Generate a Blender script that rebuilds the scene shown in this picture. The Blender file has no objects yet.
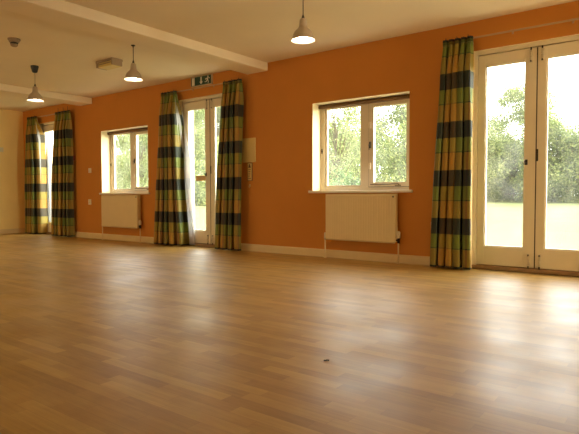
import bpy, bmesh, math, random
from mathutils import Vector, Matrix
PI = math.pi
sc = bpy.context.scene
C = sc.collection

# ------------------------------------------------------------------ materials
def new_mat(name):
    m = bpy.data.materials.new(name); m.use_nodes = True
    nt = m.node_tree
    return m, nt, nt.nodes, nt.links, nt.nodes['Principled BSDF']

def simple(name, col, rough=.5, metal=0.0, noise=0.0, scale=8.0, bump=0.0, bscale=60.0, spec=.5):
    m, nt, N, L, p = new_mat(name)
    p.inputs['Roughness'].default_value = rough
    p.inputs['Metallic'].default_value = metal
    p.inputs['Specular IOR Level'].default_value = spec
    p.inputs['Base Color'].default_value = (*col, 1)
    tc = N.new('ShaderNodeTexCoord')
    if noise:
        n = N.new('ShaderNodeTexNoise'); n.inputs['Scale'].default_value = scale; n.inputs['Detail'].default_value = 4
        L.new(tc.outputs['Object'], n.inputs['Vector'])
        r = N.new('ShaderNodeMapRange'); r.inputs[1].default_value = .3; r.inputs[2].default_value = .7
        r.inputs[3].default_value = 1 - noise; r.inputs[4].default_value = 1 + noise
        L.new(n.outputs['Fac'], r.inputs[0])
        mx = N.new('ShaderNodeVectorMath'); mx.operation = 'SCALE'; mx.inputs[0].default_value = col
        L.new(r.outputs[0], mx.inputs['Scale']); L.new(mx.outputs[0], p.inputs['Base Color'])
    if bump:
        n = N.new('ShaderNodeTexNoise'); n.inputs['Scale'].default_value = bscale; n.inputs['Detail'].default_value = 5
        L.new(tc.outputs['Object'], n.inputs['Vector'])
        b = N.new('ShaderNodeBump'); b.inputs['Strength'].default_value = bump; b.inputs['Distance'].default_value = .004
        L.new(n.outputs['Fac'], b.inputs['Height']); L.new(b.outputs[0], p.inputs['Normal'])
    return m

def mnode(nt, op, a, b=None):
    n = nt.nodes.new('ShaderNodeMath'); n.operation = op
    for i, v in enumerate((a, b)):
        if v is None: continue
        if isinstance(v, (int, float)): n.inputs[i].default_value = v
        else: nt.links.new(v, n.inputs[i])
    return n.outputs[0]

M = {}
M['orange'] = simple('orange_paint', (.60, .245, .045), .75, noise=.03, scale=2.5, bump=.12, bscale=90, spec=.25)
M['peach'] = simple('yellow_ochre_paint', (.93, .745, .34), .75, noise=.03, scale=2.5, bump=.12, bscale=90, spec=.25)
M['cream'] = simple('cream_reveal_paint', (.82, .70, .46), .6, noise=.02, bump=.08, bscale=80)
M['ceiling'] = simple('ceiling_emulsion', (.82, .70, .50), .85, noise=.035, scale=1.3, bump=.1, bscale=40, spec=.2)
M['gloss_white'] = simple('white_gloss_wood', (.81, .73, .57), .35, noise=.03, scale=5)
M['skirting'] = simple('skirting_gloss', (.76, .60, .32), .38, noise=.03, scale=5)
M['track'] = simple('track_plastic', (.50, .32, .15), .5)
M['sill'] = simple('sill_gloss', (.84, .76, .62), .3, noise=.02)
M['upvc'] = simple('window_frame_white', (.76, .66, .50), .35)
M['radiator'] = simple('radiator_enamel', (.76, .61, .34), .38, noise=.02)
M['radiator_dark'] = simple('radiator_inside', (.25, .2, .14), .7)
M['plastic'] = simple('cream_plastic', (.78, .70, .52), .4)
M['panel'] = simple('cream_panel', (.70, .53, .19), .5, noise=.02)
M['dark'] = simple('dark_metal', (.03, .024, .02), .4, metal=.6)
M['dark_plastic'] = simple('black_plastic', (.02, .018, .016), .45)
M['steel'] = simple('worn_steel', (.74, .68, .55), .4, metal=.1, noise=.1, scale=40)
M['bolt_steel'] = simple('dull_bolt_steel', (.62, .54, .40), .45, metal=.1)
M['worn_bar'] = simple('worn_bar', (.20, .14, .08), .45, metal=.5)
M['blind'] = simple('brown_blind_cloth', (.17, .085, .03), .7)
M['seal'] = simple('dark_gap_seal', (.06, .04, .025), .7)
M['threshold'] = simple('oiled_timber', (.34, .20, .09), .5, noise=.2, scale=12)
M['shade'] = simple('taupe_enamel', (.46, .36, .25), .45, noise=.04)
M['shade_in'] = simple('shade_white_inside', (.9, .88, .82), .5)
M['cord'] = simple('brown_flex', (.07, .045, .025), .6)
M['cord_pale'] = simple('pale_flex', (.42, .33, .22), .6)
M['red'] = simple('red_plastic', (.32, .02, .02), .4)
M['sign_green'] = simple('sign_green', (.008, .06, .042), .35)
M['sign_white'] = simple('sign_white', (.72, .70, .58), .4)
M['sign_edge'] = simple('sign_edge', (.55, .42, .24), .5)
M['detector'] = simple('aged_detector_plastic', (.32, .23, .14), .5, noise=.1)
M['paper'] = simple('faded_orange_paper', (.80, .56, .26), .7, noise=.06, scale=30)
M['paper_white'] = simple('white_paper', (.82, .78, .68), .7)
M['ink'] = simple('brown_ink', (.14, .08, .04), .7)
M['leaf_litter'] = simple('dry_dark_leaf', (.014, .009, .005), .6, noise=.3, scale=80)
M['bark'] = simple('bark', (.14, .11, .075), .85, noise=.3, scale=6, bump=.6, bscale=14)
M['exterior'] = simple('exterior_render', (.6, .55, .47), .8, noise=.05)

def emit_mat(name, col, s):
    m, nt, N, L, p = new_mat(name)
    p.inputs['Base Color'].default_value = (*col, 1)
    p.inputs['Emission Color'].default_value = (*col, 1)
    p.inputs['Emission Strength'].default_value = s
    return m
M['bulb'] = emit_mat('lit_bulb', (1.0, .86, .62), 26.0)

def glass_mat():
    m, nt, N, L, p = new_mat('window_glass')
    N.remove(p); out = N['Material Output']
    t = N.new('ShaderNodeBsdfTransparent'); t.inputs[0].default_value = (.96, .98, .96, 1)
    g = N.new('ShaderNodeBsdfGlossy'); g.inputs['Roughness'].default_value = .01
    f = N.new('ShaderNodeFresnel'); f.inputs['IOR'].default_value = 1.45
    mx = N.new('ShaderNodeMixShader')
    ge = N.new('ShaderNodeNewGeometry')                # reflect on the outer faces only, a thin pane
    L.new(mnode(nt, 'MULTIPLY', f.outputs[0], mnode(nt, 'SUBTRACT', 1.0, ge.outputs['Backfacing'])), mx.inputs[0]); L.new(t.outputs[0], mx.inputs[1]); L.new(g.outputs[0], mx.inputs[2])
    # dust and dried rain marks on the pane, doubling as painted veiling glare
    d = N.new('ShaderNodeBsdfTranslucent'); d.inputs[0].default_value = (.8, .8, .76, 1)
    tc = N.new('ShaderNodeTexCoord'); n = N.new('ShaderNodeTexNoise'); n.inputs['Scale'].default_value = 4; n.inputs['Detail'].default_value = 6
    L.new(tc.outputs['Object'], n.inputs['Vector'])
    r = N.new('ShaderNodeMapRange'); r.inputs[1].default_value = .35; r.inputs[2].default_value = .75; r.inputs[3].default_value = .012; r.inputs[4].default_value = .05
    L.new(n.outputs['Fac'], r.inputs[0])
    m2 = N.new('ShaderNodeMixShader'); L.new(r.outputs[0], m2.inputs[0]); L.new(mx.outputs[0], m2.inputs[1]); L.new(d.outputs[0], m2.inputs[2])
    L.new(m2.outputs[0], out.inputs['Surface'])
    return m
M['glass'] = glass_mat()

def floor_mat():
    m, nt, N, L, p = new_mat('oak_laminate')
    tc = N.new('ShaderNodeTexCoord'); sp = N.new('ShaderNodeSeparateXYZ'); L.new(tc.outputs['Object'], sp.inputs[0])
    X, Y = sp.outputs[0], sp.outputs[1]
    SW, SL = .062, .40
    ry = mnode(nt, 'DIVIDE', Y, SW); row = mnode(nt, 'FLOOR', ry); fy = mnode(nt, 'FRACT', ry)
    wn = N.new('ShaderNodeTexWhiteNoise'); wn.noise_dimensions = '1D'; L.new(row, wn.inputs['W'])
    rx = mnode(nt, 'ADD', mnode(nt, 'DIVIDE', X, SL), mnode(nt, 'MULTIPLY', wn.outputs['Value'], 7.3))
    col = mnode(nt, 'FLOOR', rx); fx = mnode(nt, 'FRACT', rx)
    cv = N.new('ShaderNodeCombineXYZ'); L.new(row, cv.inputs[0]); L.new(col, cv.inputs[1])
    w2 = N.new('ShaderNodeTexWhiteNoise'); w2.noise_dimensions = '2D'; L.new(cv.outputs[0], w2.inputs['Vector'])
    # grain, stretched along the strip
    mp = N.new('ShaderNodeMapping'); mp.inputs['Scale'].default_value = (2.2, 34, 1); L.new(tc.outputs['Object'], mp.inputs['Vector'])
    off = N.new('ShaderNodeVectorMath'); off.operation = 'ADD'; L.new(mp.outputs[0], off.inputs[0])
    sc3 = N.new('ShaderNodeVectorMath'); sc3.operation = 'SCALE'; sc3.inputs['Scale'].default_value = 40; L.new(w2.outputs['Color'], sc3.inputs[0])
    L.new(sc3.outputs[0], off.inputs[1])
    gn = N.new('ShaderNodeTexNoise'); gn.inputs['Scale'].default_value = 1.6; gn.inputs['Detail'].default_value = 6; gn.inputs['Roughness'].default_value = .62
    L.new(off.outputs[0], gn.inputs['Vector'])
    kn = N.new('ShaderNodeTexNoise'); kn.inputs['Scale'].default_value = 7; kn.inputs['Detail'].default_value = 6
    L.new(tc.outputs['Object'], kn.inputs['Vector'])
    v = mnode(nt, 'ADD', mnode(nt, 'MULTIPLY', w2.outputs['Value'], .34), mnode(nt, 'MULTIPLY', gn.outputs['Fac'], .55))
    v = mnode(nt, 'ADD', v, mnode(nt, 'MULTIPLY', kn.outputs['Fac'], .32))
    rp = N.new('ShaderNodeValToRGB'); e = rp.color_ramp.elements
    e[0].position = .25; e[0].color = (.275, .15, .030, 1)
    e[1].position = .95; e[1].color = (.56, .355, .092, 1)
    k = e.new(.58); k.color = (.41, .242, .054, 1)
    L.new(v, rp.inputs[0])
    # fine seams
    sy = mnode(nt, 'LESS_THAN', mnode(nt, 'MINIMUM', fy, mnode(nt, 'SUBTRACT', 1.0, fy)), .018)
    sx = mnode(nt, 'LESS_THAN', mnode(nt, 'MINIMUM', fx, mnode(nt, 'SUBTRACT', 1.0, fx)), .003)
    seam = mnode(nt, 'MULTIPLY', mnode(nt, 'MAXIMUM', sy, sx), .25)
    mx = N.new('ShaderNodeMix'); mx.data_type = 'RGBA'; L.new(seam, mx.inputs['Factor'])
    L.new(rp.outputs[0], mx.inputs['A']); mx.inputs['B'].default_value = (.20, .10, .035, 1)
    L.new(mx.outputs['Result'], p.inputs['Base Color'])
    # scuffed gloss
    sn = N.new('ShaderNodeTexNoise'); sn.inputs['Scale'].default_value = 2.2; sn.inputs['Detail'].default_value = 6
    L.new(tc.outputs['Object'], sn.inputs['Vector'])
    rr = N.new('ShaderNodeMapRange'); rr.inputs[1].default_value = .3; rr.inputs[2].default_value = .7; rr.inputs[3].default_value = .36; rr.inputs[4].default_value = .52
    L.new(sn.outputs['Fac'], rr.inputs[0]); L.new(rr.outputs[0], p.inputs['Roughness'])
    p.inputs['IOR'].default_value = 1.43
    p.inputs['Coat Weight'].default_value = .2; p.inputs['Coat Roughness'].default_value = .33; p.inputs['Coat IOR'].default_value = 1.4
    b = N.new('ShaderNodeBump'); b.inputs['Strength'].default_value = .12; b.inputs['Distance'].default_value = .003
    hh = mnode(nt, 'SUBTRACT', gn.outputs['Fac'], mnode(nt, 'MULTIPLY', seam, .6))
    L.new(hh, b.inputs['Height']); L.new(b.outputs[0], p.inputs['Normal'])
    return m
M['floor'] = floor_mat()

def fabric_mat(name, shade=1.0, pale=0.0, thin=.16):
    """woven plaid: u runs across the cloth, v is the height, both in metres"""
    m, nt, N, L, p = new_mat(name)
    uv = N.new('ShaderNodeUVMap'); uv.uv_map = 'cloth'
    sp = N.new('ShaderNodeSeparateXYZ'); L.new(uv.outputs[0], sp.inputs[0])
    U, V = sp.outputs[0], sp.outputs[1]
    P = .507
    fv = mnode(nt, 'FRACT', mnode(nt, 'DIVIDE', mnode(nt, 'SUBTRACT', V, .371 - P * 2), P))
    fu = mnode(nt, 'FRACT', mnode(nt, 'DIVIDE', U, .60))
    def ramp(fac, stops):
        r = N.new('ShaderNodeValToRGB'); r.color_ramp.interpolation = 'CONSTANT'
        e = r.color_ramp.elements
        e[0].position, e[0].color = stops[0][0], (*stops[0][1], 1)
        e[1].position, e[1].color = stops[1][0], (*stops[1][1], 1)
        for q, c in stops[2:]:
            k = e.new(q); k.color = (*c, 1)
        L.new(fac, r.inputs[0]); return r.outputs[0]
    navy = (.005, .006, .012); olive = (.24, .25, .030); orange = (.52, .25, .035); green = (.12, .20, .02); gold = (.50, .32, .04)
    # band starts at 0: navy third, then olive, thin line, orange (reading upward)
    weft = ramp(fv, [(0, navy), (.335, orange), (.69, navy), (.712, olive)])
    warp = ramp(fu, [(0, green), (.30, navy), (.318, green), (.40, gold), (.56, navy), (.578, gold), (.82, (.10, .035, .03)), (.86, green)])
    mx = N.new('ShaderNodeMix'); mx.data_type = 'RGBA'; mx.inputs['Factor'].default_value = .52
    L.new(weft, mx.inputs['A']); L.new(warp, mx.inputs['B'])
    # dark yarn wins where the navy weft runs
    isn = mnode(nt, 'LESS_THAN', fv, .335)
    m2 = N.new('ShaderNodeMix'); m2.data_type = 'RGBA'; L.new(mnode(nt, 'MULTIPLY', isn, .80), m2.inputs['Factor'])
    L.new(mx.outputs['Result'], m2.inputs['A']); m2.inputs['B'].default_value = (*navy, 1)
    wv = N.new('ShaderNodeTexNoise'); wv.inputs['Scale'].default_value = 260; L.new(uv.outputs[0], wv.inputs['Vector'])
    s = N.new('ShaderNodeVectorMath'); s.operation = 'SCALE'; L.new(m2.outputs['Result'], s.inputs[0])
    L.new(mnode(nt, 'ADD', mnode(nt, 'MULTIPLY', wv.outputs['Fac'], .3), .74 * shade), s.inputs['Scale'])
    L.new(s.outputs[0], p.inputs['Base Color'])
    if pale:  # whitens the cloth: washed-out daylight painted into its colour
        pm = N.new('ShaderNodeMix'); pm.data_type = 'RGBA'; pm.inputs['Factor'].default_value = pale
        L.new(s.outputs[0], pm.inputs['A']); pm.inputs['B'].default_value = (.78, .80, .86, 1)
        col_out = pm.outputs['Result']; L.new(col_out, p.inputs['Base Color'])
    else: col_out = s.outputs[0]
    p.inputs['Roughness'].default_value = .6
    p.inputs['Sheen Weight'].default_value = .15
    tr = N.new('ShaderNodeBsdfTranslucent'); L.new(col_out, tr.inputs['Color'])
    ms = N.new('ShaderNodeMixShader'); ms.inputs[0].default_value = thin
    L.new(p.outputs[0], ms.inputs[1]); L.new(tr.outputs[0], ms.inputs[2])
    L.new(ms.outputs[0], N['Material Output'].inputs['Surface'])
    return m
M['lit_edge'] = fabric_mat('plaid_daylit', pale=.74, thin=.5)  # same plaid, with overexposing daylight put into the colour
M['plaid'] = fabric_mat('plaid_cotton')
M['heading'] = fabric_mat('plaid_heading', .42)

def leaf_mat(name, a, b):
    m, nt, N, L, p = new_mat(name)
    g = N.new('ShaderNodeNewGeometry')
    r = N.new('ShaderNodeValToRGB'); e = r.color_ramp.elements
    e[0].color = (*a, 1); e[1].color = (*b, 1)
    L.new(g.outputs['Random Per Island'], r.inputs[0]); L.new(r.outputs[0], p.inputs['Base Color'])
    p.inputs['Roughness'].default_value = .5
    tr = N.new('ShaderNodeBsdfTranslucent'); L.new(r.outputs[0], tr.inputs['Color'])
    ms = N.new('ShaderNodeMixShader'); ms.inputs[0].default_value = .32
    L.new(p.outputs[0], ms.inputs[1]); L.new(tr.outputs[0], ms.inputs[2])
    L.new(ms.outputs[0], N['Material Output'].inputs['Surface'])
    return m
M['leaf'] = leaf_mat('spring_leaf', (.10, .16, .045), (.46, .53, .24))
M['leaf_mid'] = leaf_mat('mid_leaf', (.13, .21, .07), (.52, .58, .28))
M['leaf_dark'] = leaf_mat('shrub_leaf', (.04, .11, .03), (.13, .22, .07))

def lawn_mat():
    m, nt, N, L, p = new_mat('mown_grass')
    tc = N.new('ShaderNodeTexCoord')
    n = N.new('ShaderNodeTexNoise'); n.inputs['Scale'].default_value = .5; n.inputs['Detail'].default_value = 10; n.inputs['Roughness'].default_value = .7
    L.new(tc.outputs['Object'], n.inputs['Vector'])
    r = N.new('ShaderNodeValToRGB'); e = r.color_ramp.elements
    e[0].position = .3; e[0].color = (.12, .155, .05, 1); e[1].position = .7; e[1].color = (.18, .205, .08, 1)
    L.new(n.outputs['Fac'], r.inputs[0]); L.new(r.outputs[0], p.inputs['Base Color'])
    p.inputs['Roughness'].default_value = .9
    b = N.new('ShaderNodeBump'); b.inputs['Strength'].default_value = .6; b.inputs['Distance'].default_value = .05
    n2 = N.new('ShaderNodeTexNoise'); n2.inputs['Scale'].default_value = 30; L.new(tc.outputs['Object'], n2.inputs['Vector'])
    L.new(n2.outputs['Fac'], b.inputs['Height']); L.new(b.outputs[0], p.inputs['Normal'])
    return m
M['lawn'] = lawn_mat()

# ------------------------------------------------------------------ mesh helpers
def box(bm, lo, hi, bev=0.0, seg=2):
    r = bmesh.ops.create_cube(bm, size=1.0)
    vs = r['verts']
    for v in vs:
        v.co = Vector([lo[i] + (v.co[i] + .5) * (hi[i] - lo[i]) for i in range(3)])
    if bev:
        es = list({e for v in vs for e in v.link_edges})
        bmesh.ops.bevel(bm, geom=es, offset=bev, segments=seg, profile=.5, affect='EDGES')

def tube(bm, pts, r, n=10, caps=True):
    pts = [Vector(p) for p in pts]
    rs = r if isinstance(r, (list, tuple)) else [r] * len(pts)
    rings = []
    for i, p in enumerate(pts):
        d = (pts[min(i + 1, len(pts) - 1)] - pts[max(i - 1, 0)]).normalized()
        a = d.orthogonal().normalized() if abs(d.z) < .95 else Vector((1, 0, 0))
        a = (a - d * a.dot(d)).normalized(); b = d.cross(a)
        rings.append([bm.verts.new(p + (a * math.cos(2 * PI * k / n) + b * math.sin(2 * PI * k / n)) * rs[i]) for k in range(n)])
    for i in range(len(rings) - 1):
        for k in range(n):
            f = bm.faces.new((rings[i][k], rings[i][(k + 1) % n], rings[i + 1][(k + 1) % n], rings[i + 1][k])); f.smooth = True
    if caps:
        bm.faces.new(rings[0][::-1]); bm.faces.new(rings[-1])

def lathe(bm, prof, n=40, closed=False, center=(0, 0, 0)):
    c = Vector(center); rings = []
    for r, z in prof:
        if r < 1e-5: rings.append([bm.verts.new(c + Vector((0, 0, z)))])
        else: rings.append([bm.verts.new(c + Vector((r * math.cos(2 * PI * k / n), r * math.sin(2 * PI * k / n), z))) for k in range(n)])
    for i in range(len(rings) - 1):
        A, B = rings[i], rings[i + 1]
        for k in range(n):
            q = [A[k % len(A)], A[(k + 1) % len(A)], B[(k + 1) % len(B)], B[k % len(B)]]
            u = []
            for v in q:
                if v not in u: u.append(v)
            if len(u) >= 3:
                f = bm.faces.new(u); f.smooth = True

def prism(bm, poly, y0, y1):
    """polygon in x,z extruded along y"""
    a = [bm.verts.new((x, y0, z)) for x, z in poly]; b = [bm.verts.new((x, y1, z)) for x, z in poly]
    bm.faces.new(a); bm.faces.new(b[::-1])
    for i in range(len(poly)):
        j = (i + 1) % len(poly)
        bm.faces.new((a[i], b[i], b[j], a[j]))

def obj(name, bm, mat, parent=None, smooth=None):
    bmesh.ops.recalc_face_normals(bm, faces=bm.faces)
    me = bpy.data.meshes.new(name); bm.to_mesh(me); bm.free()
    o = bpy.data.objects.new(name, me); C.objects.link(o)
    me.materials.append(M[mat] if isinstance(mat, str) else mat)
    if parent is not None: o.parent = parent
    return o

def tag(o, label=None, cat=None, group=None, kind=None):
    if label: o['label'] = label
    if cat: o['category'] = cat
    if group: o['group'] = group
    if kind: o['kind'] = kind
    return o

def thing(name, loc, label, cat, group=None, kind=None, rz=0):
    o = bpy.data.objects.new(name, None); C.objects.link(o)
    o.location = loc; o.rotation_euler = (0, 0, rz); o.empty_display_size = .1
    return tag(o, label, cat, group, kind)

def copy_tree(o, parent=None):
    c = o.copy(); C.objects.link(c)
    if parent is not None: c.parent = parent
    for ch in list(o.children): copy_tree(ch, c)
    return c

def bmn(): return bmesh.new()

# ------------------------------------------------------------------ room shell
XL, XR, YF, H = -11.52, 3.2, -9.2, 2.6
def wall_with_holes(name, u0, u1, z0, z1, holes, axis, pos, thick, mat_in, mat_rev, label):
    """axis 'y': wall in the plane y=pos, thickness towards +thick; axis 'x' likewise"""
    bm = bmn()
    us = sorted({u0, u1, *[h[0] for h in holes], *[h[1] for h in holes]})
    zs = sorted({z0, z1, *[h[2] for h in holes], *[h[3] for h in holes]})
    P = (lambda u, z, d: (u, pos + d, z)) if axis == 'y' else (lambda u, z, d: (pos + d, u, z))
    def quad(a, mi):
        f = bm.faces.new([bm.verts.new(q) for q in a]); f.material_index = mi
    for i in range(len(us) - 1):
        for j in range(len(zs) - 1):
            cu, cz = (us[i] + us[i + 1]) / 2, (zs[j] + zs[j + 1]) / 2
            if any(h[0] < cu < h[1] and h[2] < cz < h[3] for h in holes): continue
            a, b, c, d = us[i], us[i + 1], zs[j], zs[j + 1]
            quad([P(a, c, 0), P(b, c, 0), P(b, d, 0), P(a, d, 0)], 0)
            quad([P(a, c, thick), P(a, d, thick), P(b, d, thick), P(b, c, thick)], 2)
    for a, b, c, d in holes:
        quad([P(a, c, 0), P(a, d, 0), P(a, d, thick), P(a, c, thick)], 1)
        quad([P(b, c, 0), P(b, c, thick), P(b, d, thick), P(b, d, 0)], 1)
        quad([P(a, d, 0), P(b, d, 0), P(b, d, thick), P(a, d, thick)], 1)
        quad([P(a, c, 0), P(a, c, thick), P(b, c, thick), P(b, c, 0)], 1)
    for (a, b) in (((u0, z0), (u1, z0)), ((u1, z0), (u1, z1)), ((u1, z1), (u0, z1)), ((u0, z1), (u0, z0))):
        quad([P(*a, 0), P(*b, 0), P(*b, thick), P(*a, thick)], 2)
    bmesh.ops.remove_doubles(bm, verts=bm.verts, dist=1e-5)
    o = obj(name, bm, mat_in); o.data.materials.append(M[mat_rev]); o.data.materials.append(M['exterior'])
    return tag(o, label, 'wall', kind='structure')

DOORS = [-10.26, -5.886, -1.28]
DW, DH = .62, 2.29
WINS = [-3.28, -7.975]
WW, WZ0, WZ1 = .67, .845, 1.965
holes = [(c - DW, c + DW, 0.0, DH) for c in DOORS] + [(c - WW, c + WW, WZ0, WZ1) for c in WINS]
wall_with_holes('wall_back', XL, XR, 0, H, holes, 'y', 0, .30, 'orange', 'cream', 'long orange wall with two windows and three french doors')
side = [(-8.4, -6.2, .5, 2.2)]  # unseen opening, added for extra daylight in the left bay
wall_with_holes('wall_left', YF, 0, 0, H, side, 'x', XL, -.2, 'peach', 'cream', 'yellow ochre end wall at the far left of the hall')
rear = [(-10.9, -8.6, .5, 2.2), (-6.6, -4.4, .5, 2.2)]  # unseen openings added as fill light from behind the viewer
wall_with_holes('wall_front', XL, XR, 0, H, rear, 'y', YF, -.2, 'orange', 'cream', 'orange wall behind the viewer with added unseen openings for daylight')
east = [(-1.75, -.55, .3, 1.75)]  # unseen opening added to light the left end wall
wall_with_holes('wall_right', YF, 0, 0, H, east, 'x', XR, .2, 'peach', 'cream', 'painted end wall on the right of the hall')

bm = bmn(); box(bm, (XL - .2, YF - .2, -.1), (XR + .2, .30, 0)); tag(obj('floor', bm, 'floor'), 'glossy oak laminate floor of the hall', 'floor', kind='structure')
bm = bmn(); box(bm, (XL - .2, YF - .2, H), (XR + .2, .30, H + .2)); tag(obj('ceiling', bm, 'ceiling'), 'off white plaster ceiling between the beams', 'ceiling', kind='structure')
for k, (a, b, lb) in enumerate(((-5.06, -4.69, 'boxed plaster ceiling beam nearest the viewer'), (-9.28, -8.91, 'boxed plaster ceiling beam nearest the far end wall'))):
    bm = bmn(); box(bm, (a, YF, 2.487), (b, 0, H), .012, 3)
    tag(obj('trim_%d' % (k + 1), bm, 'ceiling'), lb, 'beam', kind='structure')

# skirting, in runs between the door openings
def skirt_profile(bm, x0, x1):
    prof = [(0, 0), (-.019, 0), (-.019, .078), (-.013, .092), (-.006, .1), (0, .1)]
    A = [bm.verts.new((x0, y, z)) for y, z in prof]; B = [bm.verts.new((x1, y, z)) for y, z in prof]
    for i in range(len(prof)):
        j = (i + 1) % len(prof); bm.faces.new((A[i], A[j], B[j], B[i]))
    bm.faces.new(A[::-1]); bm.faces.new(B)
bm = bmn()
ed = [XL] + [e for c in DOORS for e in (c - DW, c + DW)] + [XR]
for i in range(0, len(ed), 2): skirt_profile(bm, ed[i], ed[i + 1])
tag(obj('baseboard_back', bm, 'skirting'), 'cream skirting board along the orange window wall', 'baseboard', kind='structure')
bm = bmn(); box(bm, (XL, YF, 0), (XL + .019, -.02, .1), .004); tag(obj('baseboard_left', bm, 'skirting'), 'cream skirting board along the yellow end wall', 'baseboard', kind='structure')

# ------------------------------------------------------------------ french doors
def french_doors(n, cx, label):
    t = thing('door_%d' % n, (cx, 0, 0), label, 'french doors', kind='structure')
    bm = bmn()
    for s in (-1, 1):
        a, b = sorted((s * DW, s * (DW - .038))); box(bm, (a, .045, 0), (b, .15, DH), .003)
    box(bm, (-DW + .0375, .046, 2.252), (DW - .0375, .149, DH), .002)
    for s in (-1, 1):
        a, b = sorted((s * (DW - .037), s * (DW - .052))); box(bm, (a, .106, .04), (b, .148, 2.252), .001)
    box(bm, (-DW + .038, .1065, 2.228), (DW - .038, .1475, 2.2525), .001)
    obj('door_frame', bm, 'gloss_white', t)
    bm = bmn(); box(bm, (-DW, .03, 0), (DW, .2, .042), .006); box(bm, (-DW + .04, .1065, .03), (DW - .04, .15, .066), .002); obj('threshold', bm, 'threshold', t)
    for s in (-1, 1):
        def X(a, b, s=s): return sorted((s * a, s * b))
        y0, y1 = .058, .104
        bm = bmn()
        xo, xi = .578, .004
        st = .075; ce = .102 if s < 0 else .082
        a, b = X(xo, xo - st); box(bm, (a, y0, .05), (b, y1, 2.244), .003)
        a, b = X(xi + ce, xi); box(bm, (a, y0, .05), (b, y1, 2.244), .003)
        a, b = X(xo - st, xi + ce)
        box(bm, (a, y0 + .001, .05), (b, y1, .242), .002); box(bm, (a, y0 + .001, 2.132), (b, y1, 2.244), .002)
        # glazing beads
        for lo, hi in (((a, .066, .242), (a + .012, .098, 2.132)), ((b - .012, .066, .242), (b, .098, 2.132)),
                       ((a + .0115, .067, .242), (b - .0115, .097, .254)), ((a + .0115, .067, 2.12), (b - .0115, .097, 2.132))):
            box(bm, lo, hi, .003)
        leaf = obj('door_leaf', bm, 'gloss_white', t)
        bm = bmn(); box(bm, (a + .004, .080, .246), (b - .004, .086, 2.128)); obj('glass', bm, 'glass', leaf)
        # barrel bolts top and bottom
        cxb = s * (.058 if s < 0 else .046)
        for zb, up in ((.055, 1), (2.235, -1)):
            bm = bmn()
            za, zc = sorted((zb + up * .008, zb + up * .135))
            box(bm, (cxb - .017, .053, za), (cxb + .017, .058, zc), .002)
            obj('bolt_plate', bm, 'steel', leaf)
            bm = bmn()
            tube(bm, [(cxb, .047, zb - up * .012), (cxb, .047, zb + up * .12)], .0055, 10)
            for q in (.03, .075, .115): box(bm, (cxb - .012, .041, zb + up * q - .006), (cxb + .012, .056, zb + up * q + .006), .003)
            tube(bm, [(cxb, .047, zb + up * .055), (cxb, .028, zb + up * .055)], [.005, .008], 10)
            obj('bolt', bm, 'bolt_steel', leaf)
            bm = bmn(); tube(bm, [(cxb, .0468, zb - up * .013), (cxb, .0468, zb + up * .012)], .0075, 10); tube(bm, [(cxb, .0468, zb + up * .112), (cxb, .0468, zb + up * .128)], .008, 10); obj('bolt_end', bm, 'dark', leaf)
        if s < 0:
            bm = bmn(); box(bm, (-.104, .052, 1.085), (-.078, .058, 1.14), .005, 3)
            tube(bm, [(-.091, .053, 1.118), (-.091, .034, 1.118)], .010, 14); tube(bm, [(-.091, .036, 1.118), (-.091, .030, 1.118)], [.016, .013], 14)
            obj('door_knob', bm, 'dark', leaf, )
            bm = bmn(); box(bm, (-.006, .058, .05), (.0055, .100, 2.244), .0005); obj('meeting_strip', bm, 'seal', leaf)
        else:
            bm = bmn(); box(bm, (.006, .052, 1.12), (.020, .060, 1.24), .003)
            tube(bm, [(.013, .053, 1.2), (.013, .042, 1.2)], .006, 10)
            obj('lock_keep', bm, 'dark', leaf)
        # butt hinges on the outer edge
        for zz in (.32, 1.15, 1.98):
            bm = bmn(); xh = s * (DW - .04); tube(bm, [(xh, .052, zz - .045), (xh, .052, zz + .045)], .006, 10)
            obj('hinge', bm, 'steel', leaf)
    return t
french_doors(1, DOORS[2], 'cream glazed french doors nearest the viewer at the right edge')
french_doors(2, DOORS[1], 'cream glazed french doors under the green exit sign')
french_doors(3, DOORS[0], 'cream glazed french doors beside the yellow end wall')

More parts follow.
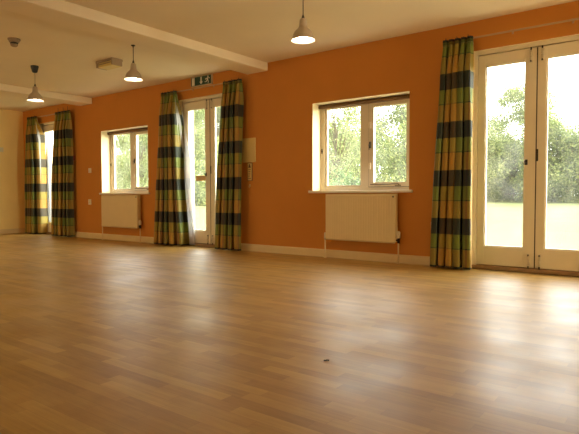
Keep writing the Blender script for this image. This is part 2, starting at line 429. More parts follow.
# ------------------------------------------------------------------ windows
def window(n, cx, label):
    t = thing('window_%d' % n, (cx, 0, WZ0), label, 'window', kind='structure')
    hgt = WZ1 - WZ0; y0, y1 = .185, .250
    bm = bmn()
    for lo, hi in (((-WW, y0, 0), (-WW + .062, y1, hgt)), ((WW - .062, y0, 0), (WW, y1, hgt)), ((-WW + .0615, y0 + .001, hgt - .045), (WW - .0615, y1 - .001, hgt)),
                   ((-WW + .0615, y0 + .001, 0), (WW - .0615, y1 - .001, .05)), ((-.066, y0 + .0005, .0495), (.048, y1 - .0005, hgt - .0445))):
        box(bm, lo, hi, .002)
    obj('window_frame', bm, 'upvc', t)
    bm = bmn(); tube(bm, [(-WW + .008, .150, hgt - .032), (WW - .008, .150, hgt - .032)], .024, 16); box(bm, (-WW + .004, .158, hgt - .052), (WW - .004, .184, hgt - .001), .003)
    obj('rolled_blind', bm, 'blind', t)
    YO = .025
    # fixed light on the left: beads and glass
    bm = bmn(); a, b, c, d = -WW + .062, -.066, .05, hgt - .045
    for lo, hi in (((a + .0005, .172, c + .0005), (a + .034, .205, d - .0005)), ((b - .012, .172, c + .0005), (b - .0005, .205, d - .0005)), ((a + .0335, .1725, c + .0005), (b - .0115, .2045, c + .02)), ((a + .0335, .1725, d - .02), (b - .0115, .2045, d - .0005))):
        box(bm, lo, hi, .003)
    fx = obj('fixed_light', bm, 'upvc', t)
    bm = bmn(); box(bm, (a + .02, .186, c + .01), (b - .006, .192, d - .01)); obj('glass', bm, 'glass', fx)
    # opening casement on the right
    bm = bmn(); a, b, c, d = .050, WW - .058, .046, hgt - .042
    for lo, hi in (((a, .150, c), (a + .068, .2, d)), ((b - .06, .150, c), (b, .2, d)), ((a + .0675, .151, c), (b - .0595, .199, c + .055)), ((a + .0675, .151, d - .06), (b - .0595, .199, d))):
        box(bm, lo, hi, .003)
    ca = obj('casement', bm, 'upvc', t)
    bm = bmn()
    for lo, hi in (((a - .005, .158, c - .003), (a + .004, .17, d + .003)), ((a, .158, c - .005), (b, .17, c + .004)), ((a, .158, d - .004), (b, .17, d + .005))): box(bm, lo, hi)
    obj('gasket', bm, 'seal', ca)
    bm = bmn(); box(bm, (a + .06, .178, c + .05), (b - .055, .184, d - .055)); obj('glass', bm, 'glass', ca)
    for zz in (.30, .80):
        bm = bmn(); box(bm, (a + .010, .132, zz - .04), (a + .038, .151, zz + .04), .004); tube(bm, [(a + .01, .141, zz - .035), (a + .01, .141, zz + .035)], .006, 8)
        obj('hinge', bm, 'sill', ca)
    bm = bmn(); box(bm, (a + .012, .136, .52), (a + .034, .151, .60), .004); tube(bm, [(a + .023, .138, .56), (a + .023, .115, .56), (a + .028, .112, .50)], [.007, .007, .006], 10)
    obj('window_catch', bm, 'dark', ca)
    bm = bmn(); tube(bm, [(a + .03, .142, c + .03), (a + .16, .128, c + .024), (a + .40, .136, c + .034)], .006, 8)
    tube(bm, [(a + .40, .136, c + .034), (a + .42, .14, c + .02)], .007, 8); box(bm, (a + .36, .138, c + .006), (a + .44, .151, c + .020), .003)
    obj('stay_bar', bm, 'worn_bar', ca)
    bm = bmn(); tube(bm, [(-WW + .022, .161, .52), (-WW + .022, .148, .52)], [.012, .009], 12); box(bm, (-WW + .014, .155, .49), (-WW + .03, .161, .55), .002)
    obj('catch_plate', bm, 'dark', t)
    for ch in t.children:
        if ch.name.split('.')[0] in ('fixed_light', 'casement', 'catch_plate'): ch.location.y = YO
    bm = bmn(); box(bm, (-WW - .05, -.035, -.03), (WW + .05, .0, .002), .008, 3); box(bm, (-WW, -.01, -.03), (WW, .19, .002), .0)
    obj('window_sill', bm, 'sill', t)
    return t
window(1, WINS[0], 'two light cream window between the curtained french doors, in the right half')
window(2, WINS[1], 'two light window further along the wall, in the left half')

# ------------------------------------------------------------------ radiators
def radiator(x0, x1, z0, z1, label):
    w, h = x1 - x0, z1 - z0
    t = thing('radiator', ((x0 + x1) / 2, 0, z0), label, 'radiator', 'panel radiators under the windows')
    # pressed front panel with upright flutes
    bm = bmn(); hw = w / 2
    n = int(w / .0335); cols = []
    zl = [0.0, .018, .045, h - .045, h - .018, h]
    for i in range(n + 1):
        for f in (0, .28, .5, .72):
            if i == n and f > 0: break
            cols.append((-hw + (i + f) * w / n, f))
    rows = []
    for kz, z in enumerate(zl):
        r = []
        for x, f in cols:
            g = .0032 if f == .5 else 0.0
            if kz in (1, 4): g *= .6
            if kz in (0, 5): g = 0
            edge = .010 if kz in (0, 5) else 0
            r.append(bm.verts.new((x, -.105 + g + edge, z)))
        rows.append(r)
    for k in range(len(rows) - 1):
        for i in range(len(cols) - 1): bm.faces.new((rows[k][i], rows[k][i + 1], rows[k + 1][i + 1], rows[k + 1][i]))
    # returns to give the panel its depth
    for a, b in ((rows[0], -1), (rows[-1], 1)):
        bk = [bm.verts.new((v.co.x, -.088, v.co.z)) for v in a]
        for i in range(len(a) - 1): bm.faces.new((a[i], a[i + 1], bk[i + 1], bk[i]))
    for i in (0, -1):
        cv = [r[i] for r in rows]; bk = [bm.verts.new((v.co.x, -.088, v.co.z)) for v in cv]
        for k in range(len(cv) - 1): bm.faces.new((cv[k], cv[k + 1], bk[k + 1], bk[k]))
    obj('front_panel', bm, 'radiator', t)
    bm = bmn(); box(bm, (-hw + .01, -.05, .01), (hw - .01, -.035, h - .01), .004); obj('rear_panel', bm, 'radiator', t)
    bm = bmn(); m = int(w / .03)
    for i in range(m):
        x = -hw + .03 + i * (w - .06) / (m - 1); box(bm, (x - .002, -.087, .03), (x + .002, -.05, h - .03))
    obj('convector_fins', bm, 'radiator_dark', t)
    for s in (-1, 1):
        bm = bmn(); a, b = sorted((s * (hw + .004), s * (hw - .004))); box(bm, (a, -.1, .02), (b, -.035, h + .004), .002)
        obj('side_cover', bm, 'radiator', t)
    bm = bmn(); box(bm, (-hw, -.1, h), (hw, -.092, h + .006)); box(bm, (-hw, -.043, h), (hw, -.035, h + .006))
    g = int(w / .022)
    for i in range(g + 1):
        x = -hw + .004 + i * (w - .008) / g; box(bm, (x - .003, -.093, h), (x + .003, -.042, h + .005))
    obj('top_grille', bm, 'radiator', t)
    for s in (-1, 1):
        bm = bmn(); box(bm, (s * .3 - .015, -.037, .08), (s * .3 + .015, -.0005, h - .08), .002)
        obj('wall_bracket', bm, 'radiator_dark', t)
    bm = bmn(); tube(bm, [(hw - .02, -.105, h - .028), (hw - .02, -.113, h - .028)], .009, 12); obj('bleed_plug', bm, 'dark', t)
    # valves and pipes, left lockshield and right thermostatic head
    for s in (-1, 1):
        xv = s * (hw + .03)
        bm = bmn(); tube(bm, [(xv, -.07, .035), (xv, -.07, -z0 + .0)], .0085, 12); tube(bm, [(xv, -.07, -z0), (xv, -.07, -z0 + .008)], [.02, .014], 14)
        obj('pipe', bm, 'radiator', t)
        bm = bmn(); tube(bm, [(s * (hw - .002), -.07, .035), (xv, -.07, .035)], .011, 12); tube(bm, [(xv, -.07, .005), (xv, -.07, .062)], .0145, 14)
        v = obj('valve', bm, 'steel' if s < 0 else 'dark', t)
        bm = bmn()
        if s > 0:
            lathe(bm, [(0, .055), (.019, .055), (.023, .065), (.0235, .11), (.021, .128), (.012, .136), (0, .137)], 24, center=(xv, -.07, .005))
        else:
            lathe(bm, [(0, .05), (.013, .05), (.013, .072), (.008, .078), (0, .078)], 20, center=(xv, -.07, .01))
        tag(obj('valve_head', bm, 'plastic', v), 'white valve head')
    return t
radiator(-3.680, -2.735, .232, .797, 'cream panel radiator below the window in the right half, nearest the viewer')
radiator(-8.515, -7.480, .236, .797, 'cream panel radiator below the further window, in the left half')

# ------------------------------------------------------------------ curtains
def smooth(t): t = max(0, min(1, t)); return t * t * (3 - 2 * t)
def curtain(top, bot, ztop, zbot, folds, seed, label, lead=0.0, fullness=2.1, yc=-.105, phase=0.0, u0=0.0, flare=1.0, hooks=False):
    rnd = random.Random(seed)
    cx = (top[0] + top[1]) / 2
    t = thing('curtain', (cx, yc, zbot), label, 'curtain', 'plaid curtains at the french doors')
    nU, nV = folds * 14, 64
    cloth = (bot[1] - bot[0]) * fullness
    jit = [rnd.uniform(-.28, .28) for _ in range(folds + 2)]
    amps = [rnd.uniform(.75, 1.2) for _ in range(folds + 2)]
    def P(u, z):
        v = (ztop - z) / (ztop - zbot)                 # 0 at the top
        fl = v ** flare if flare != 1.0 else v
        xl = top[0] + (bot[0] - top[0]) * smooth(fl * .9 + .1 * v); xr = top[1] + (bot[1] - top[1]) * smooth(min(1, fl))
        ph = u * folds; k = int(min(ph, folds - 1e-6)); fr = ph - k
        j = jit[k] + (jit[k + 1] - jit[k]) * fr; am = amps[k] + (amps[k + 1] - amps[k]) * fr
        a = 2 * PI * (ph + j * smooth(v * 1.6)) + phase
        head = smooth((v - .0) / .16)
        A = (.012 + .050 * head + .014 * v) * am
        y = A * (.45 * math.cos(a) + .62 * (1 - 2 * abs(math.sin(a / 2)) ** .85) + .08 * math.cos(2 * a + .6)) + .007 * math.sin(9 * v + k) * head
        y += (.006 * math.cos(4 * 2 * PI * ph)) * (1 - head)  # pencil pleats
        x = xl + (xr - xl) * u + .34 * A * math.sin(2 * a) * (1 if .04 < u < .96 else .2)
        if lead and u > .80:                           # leading edge turned back to the glass
            s = (u - .80) / .20
            y += lead * s * s * smooth((v - .02) * 5); 
        return Vector((x - cx, min(y, .085 if not lead else .5), z - zbot))
    def sheet(z_lo, z_hi, n, mat, name, parent, outy=0.0):
        bm = bmn(); uvl = bm.loops.layers.uv.new('cloth'); G = []
        for j in range(n + 1):
            z = z_lo + (z_hi - z_lo) * j / n
            r = []
            for i in range(nU + 1):
                p = P(i / nU, z); p.y += outy; r.append(bm.verts.new(p))
            G.append(r)
        for j in range(n):
            for i in range(nU):
                f = bm.faces.new((G[j][i], G[j][i + 1], G[j + 1][i + 1], G[j + 1][i])); f.smooth = True
                for lp, (ii, jj) in zip(f.loops, ((i, j), (i + 1, j), (i + 1, j + 1), (i, j + 1))):
                    lp[uvl].uv = (u0 + ii / nU * cloth, z_lo + (z_hi - z_lo) * jj / n)
        o = obj(name, bm, mat, parent)
        md = o.modifiers.new('cloth_thickness', 'SOLIDIFY'); md.thickness = .003; md.offset = 0
        return o
    sheet(zbot, ztop - .055, nV, 'plaid', 'drape', t)
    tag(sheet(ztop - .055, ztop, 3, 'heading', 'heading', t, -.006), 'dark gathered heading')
    if lead:  # strip of the plaid leading edge, its daylight painted in
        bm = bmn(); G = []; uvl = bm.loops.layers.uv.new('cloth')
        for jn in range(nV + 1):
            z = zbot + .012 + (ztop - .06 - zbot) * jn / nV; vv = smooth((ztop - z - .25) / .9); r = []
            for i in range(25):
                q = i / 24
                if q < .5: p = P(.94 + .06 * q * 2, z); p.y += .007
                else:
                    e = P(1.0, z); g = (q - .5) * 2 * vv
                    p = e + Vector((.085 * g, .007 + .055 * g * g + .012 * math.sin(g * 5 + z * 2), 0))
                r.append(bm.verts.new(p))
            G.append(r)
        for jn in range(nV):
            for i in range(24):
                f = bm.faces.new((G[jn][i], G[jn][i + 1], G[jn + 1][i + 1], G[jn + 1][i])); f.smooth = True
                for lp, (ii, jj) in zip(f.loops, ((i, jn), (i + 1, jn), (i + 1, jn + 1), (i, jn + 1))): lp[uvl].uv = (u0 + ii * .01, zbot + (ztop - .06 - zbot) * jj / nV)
        lo = obj('lit_edge', bm, 'lit_edge', t); md = lo.modifiers.new('cloth_thickness', 'SOLIDIFY'); md.thickness = .002; md.offset = 0
        tag(lo, 'pale plaid strip at the leading edge, daylight painted in')
    hk = [.12, .5, .88]
    if hooks: hk = [.25, .6, .9]
    for u in hk:
        p = P(u, ztop - .03); bm = bmn(); zt = ztop - zbot
        up = .075 if hooks else .018
        tube(bm, [(p.x, -.010 + .0, zt - .04), (p.x, -.010, zt + up)], .0035, 6)
        obj('curtain_hook', bm, 'dark', t)
    return t
ZT = 2.424
curtain((-2.19, -1.868), (-2.30, -1.853), ZT, .014, 5, 3, 'green and orange plaid curtain at the left of the nearest french doors', u0=.0, fullness=1.9)
curtain((-5.45, -5.09), (-5.60, -5.09), ZT - .005, .014, 4, 8, 'plaid curtain to the right of the exit sign, beside the cream wall panel', u0=.1)
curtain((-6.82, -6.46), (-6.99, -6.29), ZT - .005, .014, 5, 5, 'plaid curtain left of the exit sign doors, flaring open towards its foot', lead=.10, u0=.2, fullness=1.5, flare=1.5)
curtain((-10.03, -9.50), (-10.18, -9.49), ZT, .014, 5, 11, 'plaid curtain right of the farthest french doors, by the red call point', u0=.3, fullness=1.7, hooks=True)
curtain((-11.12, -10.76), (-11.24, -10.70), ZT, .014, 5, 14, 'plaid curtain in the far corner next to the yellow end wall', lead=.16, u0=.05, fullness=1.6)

def rail(x0, x1, label):
    t = thing('curtain_rail', ((x0 + x1) / 2, 0, 2.414), label, 'curtain rail', 'curtain rails above the doors')
    hw = (x1 - x0) / 2
    bm = bmn(); box(bm, (-hw, -.066, -.007), (hw, -.050, .008), .002); box(bm, (-hw, -.060, -.010), (hw, -.055, -.006)); obj('track', bm, 'track', t)
    n = 4
    for i in range(n):
        x = -hw + .12 + i * (2 * hw - .24) / (n - 1)
        bm = bmn(); box(bm, (x - .011, -.06, .0), (x + .011, 0, .012), .002); box(bm, (x - .010, -.006, -.018), (x + .010, 0, .022), .003); obj('bracket', bm, 'track', t)
    for s in (-1, 1):
        bm = bmn(); a, b = sorted((s * hw, s * (hw + .012))); box(bm, (a, -.068, -.01), (b, -.048, .011), .003); obj('end_stop', bm, 'track', t)
rail(-2.16, -.30, 'pale curtain track above the nearest french doors at the right edge')
rail(-6.76, -5.16, 'curtain track under the green exit sign')
rail(-11.05, -9.6, 'curtain track above the farthest french doors by the end wall')

# ------------------------------------------------------------------ pendant lamps
def pendant(x, y, zrim, label, cord_mat, cup=True):
    t = thing('pendant_lamp', (x, y, H), label, 'pendant lamp', 'pendant lamps hanging from the ceiling')
    zr = zrim - H
    bm = bmn()
    lathe(bm, [(0, 0), (.052, 0), (.052, -.012), (.036, -.075), (.030, -.088), (.012, -.095), (0, -.095)] if cup else [(0, 0), (.026, 0), (.024, -.008), (.008, -.012), (.006, -.03), (0, -.03)], 32)
    obj('ceiling_rose' if cup else 'ceiling_hook', bm, 'dark_plastic', t)
    bm = bmn(); tube(bm, [(0, 0, -.09 if cup else -.02), (0, 0, zr + .210)], .0042, 8); obj('flex', bm, cord_mat, t)
    bm = bmn(); tube(bm, [(0, 0, zr + .232), (0, 0, zr + .203)], [.006, .013], 14); tube(bm, [(0, 0, zr + .205), (0, 0, zr + .185)], .014, 14); obj('cord_grip', bm, 'dark_plastic', t)
    R, K = .122, .89
    out = [(.013, .222), (.024, .219), (.034, .208), (.037, .190), (.0405, .150), (.047, .128), (.060, .113), (.078, .097), (.094, .075), (.104, .052), (.110, .030), (.113, .018), (R, .014), (R + .002, .006), (R, 0)]
    bm = bmn(); lathe(bm, [(r * K, z * K + zr) for r, z in out], 48); obj('lamp_shade', bm, 'shade', t)
    inn = [(R, 0), (R - .003, .006), (R - .012, .013), (.106, .030), (.100, .052), (.090, .074), (.074, .095), (.056, .110), (.043, .126), (.034, .15), (0, .155)]
    bm = bmn(); lathe(bm, [(r * K, z * K + zr) for r, z in inn], 48); tag(obj('shade_lining', bm, 'shade_in', t), 'white inside of the shade')
    bm = bmn(); lathe(bm, [(r * K, z * K) for r, z in [(0, .018), (.022, .020), (.042, .030), (.052, .048), (.050, .068), (.036, .092), (.022, .112), (.016, .14), (0, .142)]], 32, center=(0, 0, zr)); obj('bulb', bm, 'bulb', t)
    # the lit bulb as a lamp inside the shade
    return t
pendant(-2.865, -1.70, 2.190, 'taupe bell pendant lamp nearest the viewer, high in the picture centre', 'cord', False)
pendant(-5.43, -1.648, 2.190, 'taupe bell pendant lamp beside the boxy ceiling emergency light', 'cord', False)
pendant(-7.37, -1.86, 2.122, 'taupe bell pendant lamp with black ceiling cup, farthest away at the left', 'cord_pale')

# ------------------------------------------------------------------ ceiling fittings
t = thing('emergency_light', (-6.29, -1.40, H), 'boxy cream emergency light on the ceiling left of a pendant lamp', 'emergency light')
bm = bmn(); box(bm, (-.185, -.085, -.034), (.185, .085, .0), .004, 3); obj('base_tray', bm, 'detector', t)
bm = bmn(); box(bm, (-.14, -.078, -.098), (.172, .078, -.030), .014, 3); obj('diffuser', bm, 'panel', t)
for a, b in ((-.182, -.138), (.158, .182)):
    bm = bmn(); box(bm, (a, -.081, -.092), (b, .081, -.028), .008, 2); obj('end_cap', bm, 'detector', t)
bm = bmn(); box(bm, (-.13, -.083, -.062), (.155, -.077, -.050), .002); obj('trim_strip', bm, 'detector', t)

t = thing('smoke_detector', (-6.29, -2.65, H), 'small brownish smoke detector on the ceiling at the upper left', 'smoke detector')
bm = bmn(); lathe(bm, [(0, 0), (.068, 0), (.068, -.012), (.062, -.02), (0, -.02)], 32); obj('base_plate', bm, 'detector', t)
bm = bmn(); lathe(bm, [(0, -.018), (.054, -.02), (.056, -.034), (.05, -.042), (0, -.042)], 32); obj('body', bm, 'detector', t)
bm = bmn(); lathe(bm, [(0, -.04), (.036, -.042), (.037, -.062), (0, -.062)], 32)
for k in range(10):
    a = k * 2 * PI / 10; box(bm, (.037 * math.cos(a) - .003, .037 * math.sin(a) - .003, -.062), (.037 * math.cos(a) + .003, .037 * math.sin(a) + .003, -.041))
obj('vent_grille', bm, 'dark_plastic', t)
bm = bmn(); lathe(bm, [(0, -.06), (.042, -.062), (.036, -.08), (.02, -.09), (0, -.091)], 32); obj('cap', bm, 'detector', t)

# ------------------------------------------------------------------ wall fittings
t = thing('exit_sign', (-5.975, 0, 2.447), 'green exit sign with running man and arrow above the middle french doors', 'exit sign')
bm = bmn(); box(bm, (-.226, -.034, 0), (.226, 0, .148), .004, 2); obj('casing', bm, 'sign_edge', t)
bm = bmn(); box(bm, (-.214, -.038, .011), (.214, -.033, .137), .001); obj('face', bm, 'sign_green', t)
def flat(bm, poly, y0=-.0405, y1=-.037): prism(bm, poly, y0, y1)
bm = bmn(); flat(bm, [(-.192, .016), (-.135, .016), (-.135, .130), (-.192, .130)]); obj('door_symbol', bm, 'sign_white', t)
bm = bmn(); flat(bm, [(-.006, .130), (-.006, .060), (-.028, .060), (.008, .018), (.044, .060), (.022, .060), (.022, .130)]); obj('arrow', bm, 'sign_white', t)
bm = bmn()
ox = .145
flat(bm, [(ox + .012 + .012 * math.cos(a * PI / 6), .118 + .012 * math.sin(a * PI / 6)) for a in range(12)])
flat(bm, [(ox - .012, .100), (ox + .010, .105), (ox + .014, .068), (ox - .004, .062), (ox - .016, .070)])          # trunk
flat(bm, [(ox - .010, .100), (ox - .045, .094), (ox - .052, .074), (ox - .043, .072), (ox - .037, .085), (ox - .008, .086)], -.0407)  # arm
flat(bm, [(ox + .008, .104), (ox + .036, .084), (ox + .050, .092), (ox + .047, .100), (ox + .037, .095), (ox + .012, .111)], -.0409)  # arm
flat(bm, [(ox - .012, .072), (ox - .032, .050), (ox - .058, .050), (ox - .058, .040), (ox - .026, .039), (ox + .002, .063)], -.0411)  # leg
flat(bm, [(ox - .002, .066), (ox + .014, .066), (ox + .026, .044), (ox + .018, .018), (ox + .006, .020), (ox + .012, .043)], -.0413)  # leg
obj('running_man', bm, 'sign_white', t)

t = thing('wall_panel', (-5.035, 0, 1.257), 'blank cream panel on the orange wall right of the middle doors', 'panel')
bm = bmn(); box(bm, (-.118, -.022, 0), (.118, 0, .34), .004); obj('cover', bm, 'panel', t)
for sx in (-1, 1):
    for z in (.02, .32): bm = bmn(); tube(bm, [(sx * .10, -.021, z), (sx * .10, -.0235, z)], .005, 10); obj('screw', bm, 'panel', t)

t = thing('wall_notice', (-5.025, 0, .995), 'small narrow framed notice directly under the blank cream panel', 'notice')
bm = bmn(); box(bm, (-.043, -.010, 0), (.043, 0, .255), .002); obj('frame', bm, 'ink', t)
bm = bmn(); box(bm, (-.036, -.0125, .007), (.036, -.009, .248)); obj('card', bm, 'panel', t)
bm = bmn()
flat(bm, [(-.024, .185), (.022, .185), (.006, .235), (-.012, .235)], -.0138, -.0122)
for z in (.155, .130, .105, .080, .055, .030): box(bm, (-.026, -.0138, z), (.024 - (z * 7 % .03), -.0122, z + .007))
obj('printed_marks', bm, 'ink', t)
t = thing('key_hook', (-5.032, 0, .90), 'tiny hook below the narrow framed notice', 'hook')
bm = bmn(); tube(bm, [(0, -.002, .035), (0, -.016, .03), (0, -.022, .012), (0, -.012, .0)], .0045, 8); obj('hook', bm, 'panel', t)
bm = bmn(); box(bm, (-.012, -.004, .015), (.012, .001, .05), .002); obj('back_plate', bm, 'panel', t)

t = thing('fire_call_point', (-9.573, 0, 1.475), 'red fire alarm call point beside the plaid curtain at the far doors', 'fire call point')
bm = bmn(); box(bm, (-.045, -.055, 0), (.045, 0, .095), .005, 3); obj('casing', bm, 'red', t)
bm = bmn(); box(bm, (-.026, -.058, .022), (.026, -.053, .066), .002); obj('press_panel', bm, 'sign_white', t)

def plate(name, x, z, w, h, label, cat, kind):
    t = thing(name, (x, 0, z - h / 2), label, cat)
    bm = bmn(); box(bm, (-w / 2, -.010, 0), (w / 2, 0, h), .003, 2); obj('face_plate', bm, 'plastic', t)
    if kind == 'switch': bm = bmn(); box(bm, (-.012, -.015, h / 2 - .018), (.012, -.009, h / 2 + .018), .003); obj('rocker', bm, 'sign_white', t)
    else:
        for sx in ((-w / 4, w / 4) if w > .1 else (0,)):
            for dx, dz in ((0, .018), (-.011, -.008), (.011, -.008)):
                bm = bmn(); box(bm, (sx + dx - .003, -.0108, h / 2 + dz - .006), (sx + dx + .003, -.0095, h / 2 + dz + .006)); obj('pin_slot', bm, 'dark_plastic', t)
    return t
plate('light_switch', -9.02, 1.266, .088, .088, 'square cream light switch left of the further window', 'light switch', 'switch')
plate('wall_socket', -9.04, .677, .088, .10, 'cream wall socket left of the further radiator', 'socket', 'socket')
plate('wall_socket', -2.27, .445, .146, .088, 'cream double socket half hidden by the nearest plaid curtain', 'socket', 'socket')
t = thing('light_switch', (XL, -.475, 1.715), 'pale square switch on the yellow end wall at the left edge', 'light switch', rz=PI / 2)
bm = bmn(); box(bm, (-.045, -.012, 0), (.045, 0, .09), .003); obj('face_plate', bm, 'sign_white', t)
bm = bmn(); box(bm, (-.012, -.017, .028), (.012, -.011, .062), .003); obj('rocker', bm, 'plastic', t)

# notice stuck on the glass of the middle doors
t = thing('door_notice', (-6.113, .079, 1.02), 'faded orange paper notice stuck on the glass of the middle doors', 'notice')
bm = bmn(); box(bm, (-.118, -.0016, 0), (.118, 0, .078)); obj('sheet', bm, 'paper', t)
bm = bmn()
for z, l in ((.054, .09), (.036, .075), (.018, .085)): box(bm, (-l, -.0026, z), (l, -.0015, z + .006))
tag(obj('printed_lines', bm, 'sign_edge', t), kind=None)

# crumpled leaf on the floor
bm = bmn(); rnd = random.Random(4)
g = [[bm.verts.new(((i - 3) * .0085 * (1 - .07 * abs(j - 2) ** 2), (j - 2) * .006, .004 + .009 * abs(math.sin(i * 1.1 + j)) + rnd.uniform(0, .004))) for j in range(5)] for i in range(7)]
for i in range(6):
    for j in range(4): bm.faces.new((g[i][j], g[i + 1][j], g[i + 1][j + 1], g[i][j + 1]))
o = obj('dry_leaf', bm, 'leaf_litter'); o.location = (-1.376, -3.574, 0); o.rotation_euler = (0, 0, .75); o.scale = (.55, .5, .6)
md = o.modifiers.new('thickness', 'SOLIDIFY'); md.thickness = .003
tag(o, 'tiny dark dry leaf lying on the open oak floor', 'leaf')

# ------------------------------------------------------------------ garden
bm = bmn()
gx = [-90 + i * 6 for i in range(26)]; gy = [.3, 2, 5, 8, 11, 14, 18, 22, 26, 30, 36, 44, 60, 90]
def gz(x, y): return -.12 + .55 * smooth((y - 4) / 22)
G = [[bm.verts.new((x, y, gz(x, y))) for x in gx] for y in gy]
for j in range(len(gy) - 1):
    for i in range(len(gx) - 1): bm.faces.new((G[j][i], G[j][i + 1], G[j + 1][i + 1], G[j + 1][i])).smooth = True
tag(obj('lawn_ground', bm, 'lawn'), 'bright sunlit lawn outside the french doors', 'lawn', kind='structure')
bm = bmn(); box(bm, (-14, .31, -.14), (5, 1.2, -.06)); tag(obj('patio_ground', bm, 'exterior'), 'pale paved strip along the outside wall', 'paving', kind='structure')

def foliage_mesh(name, seed, h, r, z0, n, leaf, mat, clumps=22, hole=0.0):
    rnd = random.Random(seed); cl = []
    for _ in range(clumps):
        a = rnd.uniform(0, 2 * PI); q = math.sqrt(rnd.random()) ; zz = rnd.random() ** 1.15
        rad = r * (.45 + .75 * math.sin(PI * min(1, .12 + .86 * zz))) * .72
        cl.append((rad * q * math.cos(a), rad * q * math.sin(a), z0 + zz * (h - z0) * .93, rnd.uniform(.26, .46) * r))
    vs, fs = [], []
    for i in range(n):
        cx, cy, cz, cr = rnd.choice(cl)
        d = Vector((rnd.gauss(0, 1), rnd.gauss(0, 1), rnd.gauss(0, 1))).normalized() * cr * (.35 + .75 * rnd.random())
        p = Vector((cx, cy, max(.05, cz + d.z * .8))) + Vector((d.x, d.y, 0))
        nrm = (d.normalized() + Vector((rnd.gauss(0, .7), rnd.gauss(0, .7), rnd.gauss(.4, .6)))).normalized()
        a = nrm.orthogonal().normalized(); b = nrm.cross(a); th = rnd.uniform(0, PI)
        a, b = a * math.cos(th) + b * math.sin(th), b * math.cos(th) - a * math.sin(th)
        L_ = leaf * rnd.uniform(.65, 1.25); W_ = L_ * .5
        k = len(vs); bend = nrm * (L_ * .15)
        vs += [p - a * L_ * .5 - bend, p - b * W_ * .5, p + a * L_ * .5 - bend, p + b * W_ * .5]; fs.append((k, k + 1, k + 2, k + 3))
    me = bpy.data.meshes.new(name); me.from_pydata([tuple(v) for v in vs], [], fs); me.update(); me.materials.append(M[mat])
    return me, cl
def trunk_mesh(seed, h, r, z0, cl):
    rnd = random.Random(seed); bm = bmn(); b = .011 * h
    top = h * .7
    pts = [Vector((rnd.uniform(-.08, .08) * i, rnd.uniform(-.08, .08) * i, top * i / 6)) for i in range(7)]
    tube(bm, pts, [b * (1 - .12 * i) for i in range(7)], 8)
    for c in cl:
        k = min(6, max(1, int((c[2] * .55) / top * 6))); s = pts[k]; e = Vector(c[:3]); m_ = (s + e) * .5 + Vector((rnd.uniform(-.2, .2), rnd.uniform(-.2, .2), rnd.uniform(.0, .3)))
        tube(bm, [s, m_, e], [b * .32, b * .22, b * .08], 5)
    bmesh.ops.recalc_face_normals(bm, faces=bm.faces)
    me = bpy.data.meshes.new('trunk'); bm.to_mesh(me); bm.free(); me.materials.append(M['bark']); return me
KINDS = {}
def kind(key, seed, h, r, z0, n, leaf, mat, clumps):
    f, cl = foliage_mesh('foliage', seed, h, r, z0, n, leaf, mat, clumps); KINDS[key] = (f, trunk_mesh(seed, h, r, z0, cl))
kind('tall', 1, 8.0, 2.6, .2, 26000, .15, 'leaf', 46)
kind('airy', 2, 8.5, 2.7, .2, 22000, .11, 'leaf', 52)
kind('bush', 3, 4.6, 2.1, -.6, 20000, .15, 'leaf_mid', 46)
kind('low', 6, 3.6, 2.3, -.6, 18000, .14, 'leaf', 46)
kind('shrub', 5, 1.5, .75, .05, 1700, .10, 'leaf_dark', 12)
def tree(name, key, x, y, s, label, cat, group=None, rz=0):
    t = thing(name, (x, y, gz(x, y) - .02), label, cat, group, rz=rz); t.scale = (s, s, s)
    for nm, me in zip(('foliage', 'trunk'), KINDS[key]):
        o = bpy.data.objects.new(nm, me); C.objects.link(o); o.parent = t
    return t
rnd = random.Random(9)
HG = 'hedgerow bushes beyond the lawn'; HL = 'pale green leafy bush in the hedgerow across the lawn, through the nearest french doors'
for i in range(7):
    x = -12.2 + i * 2.1
    tree('garden_bush', 'bush' if i % 2 else 'low', x, 24 + rnd.uniform(-1.2, 1.2), rnd.uniform(1.0, 1.3), HL, 'bush', HG, rnd.uniform(0, 6))
tree('garden_tree', 'tall', -7.8, 26.5, .86, 'taller leafy tree above the hedgerow, through the left leaf of nearest doors', 'tree', rz=2)
tree('garden_tree', 'airy', -4.4, 27.8, .70, 'loose pale tree above the hedgerow, through the right leaf of nearest doors', 'tree', rz=1)
tree('garden_tree', 'airy', -10.0, 27.4, .70, 'pale tree behind the hedgerow at the left edge of the nearest doors', 'tree', rz=4)
# beyond the nearer window
tree('garden_tree', 'airy', -8.9, 8.3, .56, 'airy tree with thin branches filling the left pane of the nearer window', 'tree', rz=.6)
tree('garden_tree', 'tall', -7.1, 9.6, .58, 'pale leafy tree filling the right pane of the nearer window', 'tree', rz=2.2)
tree('garden_bush', 'low', -10.6, 12.2, 1.0, 'leafy bush behind the airy tree, left pane of the nearer window', 'bush', rz=4)
tree('garden_bush', 'bush', -8.3, 13.2, .85, 'leafy bush behind the pale tree, right pane of the nearer window', 'bush', rz=3)
tree('garden_shrub', 'shrub', -6.6, 5.0, .95, 'dark green shrub at the foot of the nearer window, left pane', 'shrub', rz=1)
# beyond the middle doors
MG = 'trees beyond the middle french doors'; ML = 'tall leafy tree across the grass, through the middle french doors'
for x, y, s, k, r_ in ((-25.0, 19.5, 1.0, 'tall', 1), (-28.4, 20.5, 1.05, 'tall', 3), (-22.6, 21.0, .9, 'tall', 5), (-31.0, 23.5, 1.2, 'airy', 2)):
    tree('garden_tree', k, x, y, s, ML, 'tree', MG, r_)
for x, y, r_ in ((-23.6, 17.6, 1), (-26.8, 18.2, 3)):
    tree('garden_bush', 'bush', x, y, .9, 'bush under the trees across the grass, through the middle french doors', 'bush', 'bushes beyond the middle french doors', r_)
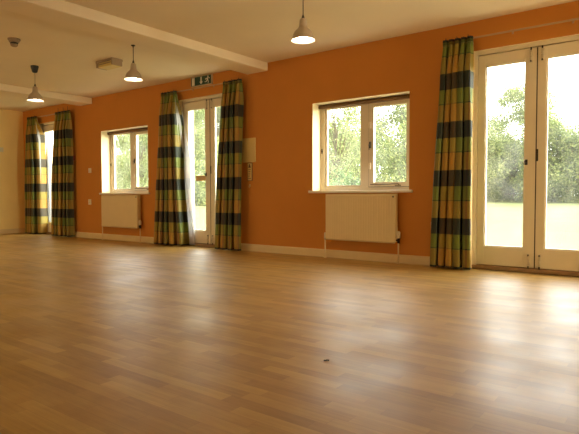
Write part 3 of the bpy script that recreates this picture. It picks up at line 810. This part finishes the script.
# beyond the further window and the far doors
FG = 'trees beyond the further window'; FL = 'green leafy tree outside the further window'
for x, y, s, k, r_ in ((-18.9, 8.6, .55, 'tall', 1), (-21.3, 9.6, .58, 'tall', 3), (-23.6, 12.5, .62, 'tall', 5)):
    tree('garden_tree', k, x, y, s, FL, 'tree', FG, r_)

# ------------------------------------------------------------------ sky and light
w = bpy.data.worlds.new('sky'); sc.world = w; w.use_nodes = True
nt = w.node_tree; N, L = nt.nodes, nt.links
bg = N['Background']
tc = N.new('ShaderNodeTexCoord'); sp = N.new('ShaderNodeSeparateXYZ'); L.new(tc.outputs['Generated'], sp.inputs[0])
mr = N.new('ShaderNodeMapRange'); mr.interpolation_type = 'SMOOTHSTEP'
mr.inputs[1].default_value = -.35; mr.inputs[2].default_value = .25; L.new(sp.outputs[1], mr.inputs[0])
FRONT, REAR, GLOW = 8.0, 2.4, 5.4
mx = N.new('ShaderNodeMix'); mx.data_type = 'RGBA'; L.new(mr.outputs[0], mx.inputs['Factor'])
mx.inputs['A'].default_value = (1.0 * REAR, .85 * REAR, .52 * REAR, 1); mx.inputs['B'].default_value = (.98 * FRONT, 1.0 * FRONT, 1.0 * FRONT, 1)
gw = N.new('ShaderNodeMapRange'); gw.interpolation_type = 'SMOOTHSTEP'; gw.inputs[1].default_value = .55; gw.inputs[2].default_value = .98
L.new(sp.outputs[0], gw.inputs[0])
wm = N.new('ShaderNodeMix'); wm.data_type = 'RGBA'; wm.blend_type = 'MULTIPLY'; L.new(gw.outputs[0], wm.inputs['Factor'])
L.new(mx.outputs['Result'], wm.inputs['A']); wm.inputs['B'].default_value = (1.0, .88, .62, 1)
L.new(wm.outputs['Result'], bg.inputs['Color'])
# the brighter side of the cloudy sky lies along the front of the building, to the right
gl = N.new('ShaderNodeMapRange'); gl.interpolation_type = 'SMOOTHSTEP'
gl.inputs[1].default_value = .55; gl.inputs[2].default_value = .98; gl.inputs[3].default_value = 1.0; gl.inputs[4].default_value = GLOW
L.new(sp.outputs[0], gl.inputs[0]); L.new(gl.outputs[0], bg.inputs['Strength'])

def portal(x0, x1, z0, z1, y, sgn):
    l = bpy.data.lights.new('daylight_portal', 'AREA'); l.shape = 'RECTANGLE'; l.size = x1 - x0; l.size_y = z1 - z0
    l.cycles.is_portal = True
    o = bpy.data.objects.new('daylight_portal', l); C.objects.link(o); o['kind'] = 'helper'
    o.location = ((x0 + x1) / 2, y, (z0 + z1) / 2); o.rotation_euler = (-sgn * PI / 2, 0, 0)
    return o
for a, b, c, d in holes: portal(a, b, c, d, .29, 1)
for a, b, c, d in side:
    o = portal(a, b, c, d, 0, 1)
    o.location = (XL - .19, (a + b) / 2, (c + d) / 2); o.rotation_euler = (PI / 2, 0, -PI / 2)
for a, b, c, d in east:
    o = portal(a, b, c, d, 0, 1)
    o.location = (XR + .19, (a + b) / 2, (c + d) / 2); o.rotation_euler = (PI / 2, 0, PI / 2)
for a, b, c, d in rear: portal(a, b, c, d, YF - .19, -1)

# ------------------------------------------------------------------ camera
cam = bpy.data.cameras.new('camera'); co = bpy.data.objects.new('camera', cam); C.objects.link(co); sc.camera = co
cam.sensor_width = 36; cam.sensor_fit = 'HORIZONTAL'; cam.lens = 531.97 / 579 * 36; cam.clip_end = 500; cam.clip_start = .05
rt = Vector((0.79421742, 0.60762527, -0.0031974)); up = Vector((-0.02194354, 0.03393988, 0.99918295)); fw = Vector((-0.60723733, 0.79349834, -0.04028909))
co.matrix_world = Matrix(((rt.x, up.x, -fw.x, 0), (rt.y, up.y, -fw.y, -5.6562), (rt.z, up.z, -fw.z, .7859), (0, 0, 0, 1)))

sc.view_settings.view_transform = 'Standard'; sc.view_settings.look = 'None'; sc.view_settings.gamma = 1.0
sc.view_settings.use_curve_mapping = False
sc.view_settings.exposure = 0.26
sc.cycles.max_bounces = 14; sc.cycles.diffuse_bounces = 7; sc.cycles.transparent_max_bounces = 16
sc.cycles.sample_clamp_indirect = 8.0
